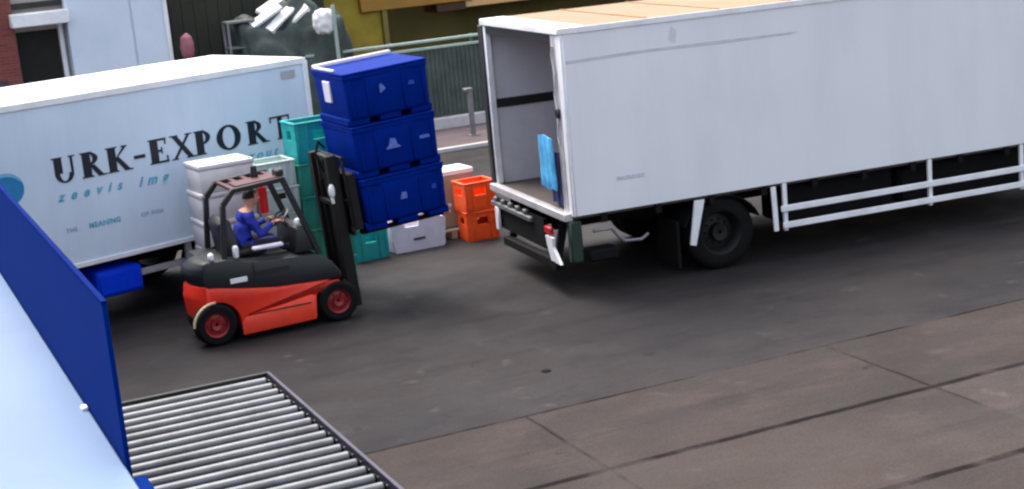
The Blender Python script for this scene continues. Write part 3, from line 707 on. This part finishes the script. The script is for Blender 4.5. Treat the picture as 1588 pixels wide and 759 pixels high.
# ------------------------------------------------------------------ driver (sitting in the forklift)
def person():
    pv = [(.62, .56, 1.10), (.64, .56, 1.24), (.71, .56, 1.38), (.76, .56, 1.50), (.79, .56, 1.555), (.815, .56, 1.66), (.82, .56, 1.74)]
    pr = [(.15, .13), (.14, .125), (.165, .13), (.10, .09), (.055, .055), (.09, .075), (.075, .065)]
    ed = [(0, 1), (1, 2), (2, 3), (3, 4), (4, 5), (5, 6)]
    hands = []
    for sg_ in (-1, 1):
        i = len(pv)
        pv += [(.73, .56 + sg_ * .18, 1.46), (.84, .56 + sg_ * .25, 1.24), (1.06, .56 + sg_ * .15, 1.36)]
        pr += [(.07, .07), (.052, .052), (.036, .03)]
        ed += [(3, i), (i, i + 1), (i + 1, i + 2)]
        j = len(pv)
        pv += [(.66, .56 + sg_ * .1, 1.08), (1.06, .56 + sg_ * .15, 1.12), (1.14, .56 + sg_ * .15, .99 + .03), (1.28, .56 + sg_ * .15, 1.0)]
        pr += [(.095, .095), (.07, .07), (.05, .05), (.04, .035)]
        ed += [(0, j), (j, j + 1), (j + 1, j + 2), (j + 2, j + 3)]
        hands.append((1.06, .56 + sg_ * .15, 1.36, sg_))
    me = bpy.data.meshes.new('p'); me.from_pydata(pv, ed, [])
    o = bpy.data.objects.new('p', me); col.objects.link(o)
    md = o.modifiers.new('s', 'SKIN'); md.use_smooth_shade = True
    for i, d in enumerate(me.skin_vertices[0].data): d.radius = pr[i]; d.use_root = (i == 0)
    sb = o.modifiers.new('d', 'SUBSURF'); sb.levels = 2; sb.render_levels = 2
    dg = bpy.context.evaluated_depsgraph_get(); dg.update()
    m2 = bpy.data.meshes.new_from_object(o.evaluated_get(dg))
    bpy.data.objects.remove(o)
    b = MB(); b.bm.from_mesh(m2)
    b.bm.normal_update()
    for v in b.bm.verts:                       # creases in the clothes
        if v.co.z < 1.5: v.co += v.normal * .014 * (noise.noise(v.co * 18) + noise.noise(Vector((v.co.x * 8, v.co.y * 8, v.co.z * 28))))
    for f in b.bm.faces:
        c = f.calc_center_median(); f.smooth = True
        f.material_index = 0 if c.z > 1.535 or (c.x > 1.03 and c.z > 1.27) else (2 if c.z < 1.17 and c.x < 1.2 and not (c.x < .75 and c.z > 1.13) else (3 if c.x >= 1.2 and c.z < 1.1 else 1))
    b.mi = 0
    hx, hy, hz = .835, .56, 1.685
    b.ball((hx, hy, hz), (.098, .078, .115), 18)
    b.ball((hx + .1, hy, hz - .012), (.022, .014, .02), 8)            # nose
    for s_ in (-1, 1): b.ball((hx - .005, hy + s_ * .078, hz - .01), (.022, .012, .03), 8)
    b.mi = 4
    for s_ in (-1, 1): b.ball((hx + .088, hy + s_ * .032, hz + .015), (.01, .012, .008), 8)
    b.ball((hx + .088, hy, hz - .055), (.01, .025, .006), 8)
    b.mi = 0
    for x, y, z, s_ in hands:                                          # palm, four curled fingers, thumb
        b.ball((x + .04, y, z + .005), (.045, .036, .018), 10)
        for k in range(4):
            yy_ = y + (k - 1.5) * .018; l = (.034, .04, .038, .03)[k]
            b.tube([(x + .075, yy_, z + .008), (x + .075 + l, yy_, z), (x + .07 + l, yy_, z - .028)], .0085, 6)
        b.tube([(x + .03, y - s_ * .03, z), (x + .06, y - s_ * .05, z - .012), (x + .085, y - s_ * .045, z - .022)], .0095, 6)
    u = b.build('person', [M_skin, M_jack, M_trou, M_shoe, M_hair], None, False)
    u.location = (3.88, 18.64, 0); u.rotation_euler = (0, 0, FA)
    tag(u, 'dark haired driver in a blue jacket sitting in the forklift, hands on the wheel', 'person')
    h = MB(); tt = bmesh.new(); bmesh.ops.create_uvsphere(tt, u_segments=20, v_segments=12, radius=1)
    bmesh.ops.delete(tt, geom=[v for v in tt.verts if v.co.z < -.25 or (v.co.x > .45 and v.co.z < .45)], context='VERTS')
    for v in tt.verts:
        k = 1 + .06 * noise.noise(v.co * 4); v.co = Vector((hx - .006 + v.co.x * .106 * k, hy + v.co.y * .086 * k, hz + .006 + v.co.z * .122 * k))
    h._merge(tt, None, True); h.build('hair', M_hair, u, False)
person()

# ------------------------------------------------------------------ crates between the forklift and the trailer
def crate(name, cat, lx, ly, lz, m, group, grip=True):
    """open topped stacking crate: walls, floor, rim, and grip holes in the long and short sides"""
    u = thing(name, 'x', cat, (0, 0, 0), 0, group)
    b = MB(); th = .025
    def wall(M, L_):
        g = .09
        b.box(-L_ / 2, L_ / 2, -th, 0, 0.02, lz * .55, .004, M)
        b.box(-L_ / 2, -g, -th, 0, lz * .5501, lz * .78, .004, M); b.box(g, L_ / 2, -th, 0, lz * .5501, lz * .78, .004, M)
        b.box(-L_ / 2, L_ / 2, -th, 0, lz * .7801, lz - .03, .004, M)
    for k, (L_, off) in enumerate(((lx, ly / 2), (ly - 2 * th, lx / 2), (lx, ly / 2), (ly - 2 * th, lx / 2))):
        wall(Matrix.Rotation(k * PI / 2, 4, 'Z') @ Matrix.Translation((0, -off + th, 0)), L_)
    b.box(-lx / 2 + .003, lx / 2 - .003, -ly / 2 + .003, ly / 2 - .003, 0, .019)
    for x in (-lx / 2 + .04, -lx / 4, lx / 4, lx / 2 - .04): b.box(x - .012, x + .012, -ly / 2 - .012, -ly / 2 - .001, .03, lz - .031, .003)
    b.build('body', m, u)
    rm = MB(); e = .014
    rm.box(-lx / 2 - e, lx / 2 + e, -ly / 2 - e, -ly / 2 + .03, lz - .029, lz - .002, .006).box(-lx / 2 - e, lx / 2 + e, ly / 2 - .03, ly / 2 + e, lz - .029, lz - .002, .006)
    rm.box(-lx / 2 - e, -lx / 2 + .03, -ly / 2 + .031, ly / 2 - .031, lz - .029, lz - .002, .006).box(lx / 2 - .03, lx / 2 + e, -ly / 2 + .031, ly / 2 - .031, lz - .029, lz - .002, .006)
    rm.build('rim', m, u)
    return u
def foam(lx, ly, lz, m):
    u = thing('foam_box', 'x', 'box', (0, 0, 0), 0, 'white foam boxes stacked behind the forklift')
    MB().box(-lx / 2, lx / 2, -ly / 2, ly / 2, 0, lz - .07, .02, None, .97, 2).build('body', m, u)
    MB().box(-lx / 2 - .01, lx / 2 + .01, -ly / 2 - .01, ly / 2 + .01, lz - .069, lz - .002, .018, None, 1, 2).build('lid', m, u)
    return u
ORD = ['topmost', 'second from the top', 'third from the top', 'fourth from the top', 'fifth from the top', 'bottom']
def stack(proto, n, x, y, h, base, rz, wording, jit=.02):
    for k in range(n):
        o = proto if k == 0 else clone(proto, (0, 0, 0), (0, 0, 0), '')
        lvl = n - 1 - k
        o.location = (x + random.uniform(-jit, jit), y + random.uniform(-jit, jit), base + lvl * h)
        o.rotation_euler = (0, 0, rz + random.uniform(-.03, .03))
        o['label'] = wording % (ORD[k] if k < n - 1 else 'bottom')
pal = MB()
for y in (-.42, -.14, .14, .42): pal.box(-.6, .6, y - .06, y + .06, .115, .14)
for x in (-.55, 0, .55): pal.box(x - .05, x + .05, -.48, .48, .0, .114)
pal = tag(pal.build('pallet', M_wood), 'wooden pallet under the white and mint box stacks behind the forklift', 'pallet')
pal.location = (4.9, 20.42, 0); pal.rotation_euler = (0, 0, R(4))
stack(foam(.76, .62, .385, M_foam), 5, 4.62, 20.42, .383, .145, R(5), 'white foam box behind the forklift, %s of its stack')
stack(crate('mint_crate', 'crate', .56, .52, .36, M_mint, 'mint crates seen through the forklift cab'), 5, 5.32, 20.46, .36, .145, R(2), 'pale mint crate seen through the forklift cab, %s of its stack')
stack(crate('teal_crate', 'crate', .70, .52, .56, M_teal, 'teal crates beside the mast'), 1, 6.0, 20.55, .49, 1.85, R(4), 'teal crate showing above the forklift mast, %s of its stack', .0)
bpy.data.objects['teal_crate']['label'] = 'teal crate showing above the forklift mast, on top of the green crates'
stack(crate('green_crate', 'crate', .68, .52, .46, M_green, 'green crates under the teal one'), 4, 5.98, 20.55, .461, 0.0, R(4), 'green crate behind the forklift mast, %s of its column', .012)
c1 = crate('teal_crate', 'crate', .58, .5, .5, M_teal, 'teal crates beside the mast'); c1.location = (7.03, 22.0, 0); c1.rotation_euler = (0, 0, R(6)); c1['label'] = 'teal crate standing on the ground under the raised blue tubs'
# white fish box with a dipped wall
u = thing('fish_box', 'white fish box with a dip in its wall on the ground under the tubs', 'box', (7.86, 22.1, 0), R(2))
b = MB(); prof = [(-.4, 0), (.4, 0), (.44, .2), (.46, .44), (.30, .5), (.02, .5), (.0, .38), (-.22, .38), (-.25, .49), (-.42, .49), (-.44, .2)]
b.prism(prof, -.25, -.22).prism(prof, .25, .28)
b.box(-.44, -.41, -.219, .249, .02, .47).box(.41, .44, -.219, .249, .02, .45).box(-.4, .4, -.219, .249, 0.002, .03)
b.build('body', M_lilac, u)
MB().box(-.1, .1, -.262, -.251, .16, .2, .004).build('label_plate', mat('dark_label', (90, 64, 74), .6), u)
# orange crates and cartons near the truck's far rear corner
oc = crate('orange_crate', 'crate', .52, .46, .46, M_orange, 'orange crates by the truck'); oc.location = (8.9, 21.95, .0); oc.rotation_euler = (0, 0, R(-4)); oc['label'] = 'lower orange crate standing on the ground by the truck tail'
clone(oc, (8.88, 21.95, .462), (0, 0, R(2)), 'upper orange crate stacked on another by the truck tail')
ct = MB().box(-.3, .3, -.25, .25, 0, .34, .008).box(-.29, .29, -.24, .24, .342, .66, .008)
u = thing('carton', 'tall beige carton with a white lid beside the orange crates', 'carton', (8.74, 22.6, .15), R(3))
MB().box(-.3, .3, -.25, .25, 0, .82, .008).build('body', M_card, u)
MB().box(-.31, .31, -.26, .26, .821, .9, .01).build('lid', M_foam, u)
p2 = pal.copy(); col.objects.link(p2); p2.location = (8.55, 22.65, 0); p2.rotation_euler = (0, 0, R(3)); p2['label'] = 'wooden pallet under the beige carton beside the orange crates'
pal['group'] = p2['group'] = 'wooden pallets'
wc = clone(bpy.data.objects['foam_box'], (8.32, 21.9, .9), (0, 0, 0), 'x')
wc.location = (8.25, 22.65, .15); wc['label'] = 'white foam box on the pallet between blue tubs and beige carton'; wc['group'] = 'white foam boxes on the far pallet'
wc2 = clone(wc, (8.22, 22.66, .536), (0, 0, R(3)), 'white foam box on top of another, right behind the blue tubs')

# ------------------------------------------------------------------ background
Y0 = 34.0
t = thing('brick_building', 'red brick building with a dark doorway under a white canopy at upper left', 'building', (0, Y0, 0))
MB().box(-14, 3.8, 0, 6, 0, 6, .01).build('wall', M_brick, t)
MB().box(3.802, 4.86, .25, 6, 0, 6).build('recessed_wall', mat('beige_render', (176, 166, 160), .8, var=.06), t)
d = MB().box(3.84, 4.68, .2, .245, 0, 3.3, .005).build('door', M_dark, t)
MB().box(4.70, 4.79, .12, .248, 0, 3.42, .005).build('door_post', M_whitep, t)
MB().box(3.72, 4.9, -.35, .24, 3.42, 3.7, .02).build('canopy', M_whitep, t)
MB().box(3.803, 4.85, .14, .248, 3.78, 3.9, .01).build('gutter', M_black, t)
MB().box(3.2, 3.5, -.02, -.001, 1.2, 2.35, .005).build('window', M_glass, t)
t = thing('garage_building', 'pale blue white panelled building behind the trailer roof', 'building', (0, Y0, 0))
MB().box(4.862, 6.19, -.15, 6, 0, 6, .01).box(6.23, 6.98, -.15, 6, 0, 6, .01).box(6.19, 6.23, -.11, 5.9, .01, 5.99).build('wall', M_wallb, t)
MB().box(6.90, 6.985, -.19, -.152, 0, 6, .005).build('corner_trim', M_whitep, t)
t = thing('dark_shed', 'dark green boarded shed wall right of the pale panelled building', 'shed', (0, Y0 + 1.2, 0))
sw_ = MB()
for k in range(14): sw_.box(7.02 + k * .28, 7.29 + k * .28, 0, 3, 0, 5.5, .01)
sw_.box(7.03, 10.9, .02, 3, 0, 5.49)
sw_.build('wall', M_dgreen, t)
MB().box(6.99, 7.16, -.3, -.001, 0, 5.5, .01).build('downpipe', M_black, t)
t = thing('yellow_warehouse', 'yellow walled warehouse with a long amber beam over a dark bay, behind the fence', 'warehouse', (0, Y0 + 2.5, 0))
MB().box(11.0, 12.75, 0, 5, 0, 6, .01).build('wall', M_yellow, t)
MB().box(12.752, 12.88, -.12, 5, 0, 2.9, .02).build('pillar', mat('olive_pillar', (116, 104, 48), .7), t)
MB().box(12.2, 15.2, -.14, .3, 2.72, 3.5, .02).build('beam', M_amber, t)
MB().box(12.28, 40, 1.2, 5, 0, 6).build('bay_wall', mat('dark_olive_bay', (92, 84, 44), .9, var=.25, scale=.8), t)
MB().box(15.0, 40, -.05, 1.19, 2.55, 6, .02).build('upper_wall', M_tan, t)
MB().box(14.2, 15.0, -.1, .8, 2.5, 2.715, .02).build('shutter_box', mat('brown_box', (58, 36, 14), .7), t)

t = thing('mesh_fence', 'dark green slatted fence with two pale rails behind the blue tubs', 'fence', (0, 33.4, 0))
b = MB()
x = 9.9
while x < 22: b.box(x, x + .035, -.01, .01, .36, 1.9, 0); x += .11
b.box(9.9, 22, .02, .035, .36, 1.9).box(9.9, 22, -.012, .012, 1.901, 1.909).box(9.9, 22, -.012, .012, .34, .359)
b.build('slat_panel', mat('fence_slats', (70, 80, 74), .7, var=.3, scale=3), t)
MB().box(9.8, 22, -.03, .04, 2.08, 2.14, .01).build('top_rail', M_fencer, t)
MB().box(9.8, 22, -.03, .04, 1.91, 1.97, .01).build('middle_rail', M_fencer, t)
for k in range(7): MB().box(9.8 + k * 2, 9.87 + k * 2, .041, .1, .0, 2.16, .006).build('post', M_fence, t)
t = tag(MB().box(9.0, 24, 33.1, 33.32, .0, .34, .02).build('low_wall', M_conc), 'low pale concrete wall along the foot of the slatted fence', 'wall')
t = thing('bollard', 'grey bollard post with a short cap plate beside the truck rear corner', 'bollard', (12.86, 31.5, .09), 0)
MB().box(-.05, .05, -.05, .05, 0, .98, .01).box(-.12, .12, -.12, .12, 0, .02).build('post', M_grey, t)
MB().box(-.14, .06, -.07, .07, .98, 1.06, .015).build('cap', M_grey, t)
# heap under a tarpaulin with pale boards, plastic bag, rack, leaning post, pink sack
hp = MB(); lump(hp, (0, 0, 1.1), (2.5, 1.6, 3.9), 5, .3, 1.8, 22, .5)
hp = hp.build('tarpaulin_heap', M_tarp, None, False); hp.location = (9.6, 34.1, 0)
for v in hp.data.vertices: v.co.z = max(v.co.z, 0.0)
tag(hp, 'large heap under a grey green tarpaulin behind the trailer roof', 'heap')
bd = MB().box(-.34, .34, -.07, .07, 0, .05, .006)
for (x, dz) in ((-.3, .0), (.3, 0)): bd.box(x - .03, x + .03, -.08, .08, -.012, -.001)
bd = bd.build('board', M_whitep)
bspots = [(8.98, 33.25, 3.0, -28, .05), (9.28, 33.2, 2.9, -34, .3), (9.62, 33.2, 2.88, -38, -.2), (9.2, 33.6, 3.2, -20, .5)]
blabs = ['white board at the left end of the pile on the tarpaulin heap', 'white board lying aslant, second from the left on the tarpaulin heap', 'white board at the right end of the pile on the tarpaulin heap', 'white board highest up on the tarpaulin heap']
for i, (x, y, z, ry, rz) in enumerate(bspots):
    o = bd if i == 0 else bd.copy()
    if i: col.objects.link(o)
    o.location = (x + .1, y + .35, z + .06); o.scale = (1.15, 1.5, 1.5); o.rotation_euler = (R(30), R(ry), rz); tag(o, blabs[i], 'board', 'white boards on the heap')
bg_ = MB(); lump(bg_, (0, 0, 0), (.42, .35, .5), 11, .2, 2.2, 10, .3)
bg_ = bg_.build('plastic_bag', M_roofw, None, False); bg_.location = (10.2, 33.05, 2.85); tag(bg_, 'bright white plastic bag hung on the right side of the tarpaulin heap', 'bag')
t = tag(MB().cyl((10.42, 32.9, 0), (10.4, 32.9, 3.2), .045, None, 10).build('steel_post', M_fencer), 'thin grey steel post between the white bag and the yellow wall', 'post')
t = thing('steel_rack', 'grey open steel rack left of the tarpaulin heap', 'rack', (8.2, 33.6, 0))
rk = MB()
for x in (0, .55):
    for y in (0, .4): rk.box(x - .025, x + .025, y - .025, y + .025, 0, 3.0, .004)
rk.build('upright', M_grey, t)
MB().box(-.03, .62, -.03, .43, 3.002, 3.05, .004).build('shelf', M_grey, t)
MB().box(-.02, .57, -.02, .42, 2.45, 2.48).build('shelf', M_grey, t)
pk = MB(); lump(pk, (0, 0, 0), (.26, .26, .5), 21, .12, 2.4, 9, .25)
pk = pk.build('pink_sack', M_pink, None, False); pk.location = (7.28, 33.7, 2.62); tag(pk, 'dull pink sack hanging on the dark shed wall beside the pale building', 'sack')

# small things on the ground
t = thing('drain_cap', 'small dark round cap set in the asphalt between conveyor and truck', 'drain cap', (6.69, 14.94, 0))
MB().cyl((0, 0, 0), (0, 0, .012), .06, .055, 16).cyl((0, 0, .012), (0, 0, .02), .04, .035, 10).build('cover', M_chassis, t)
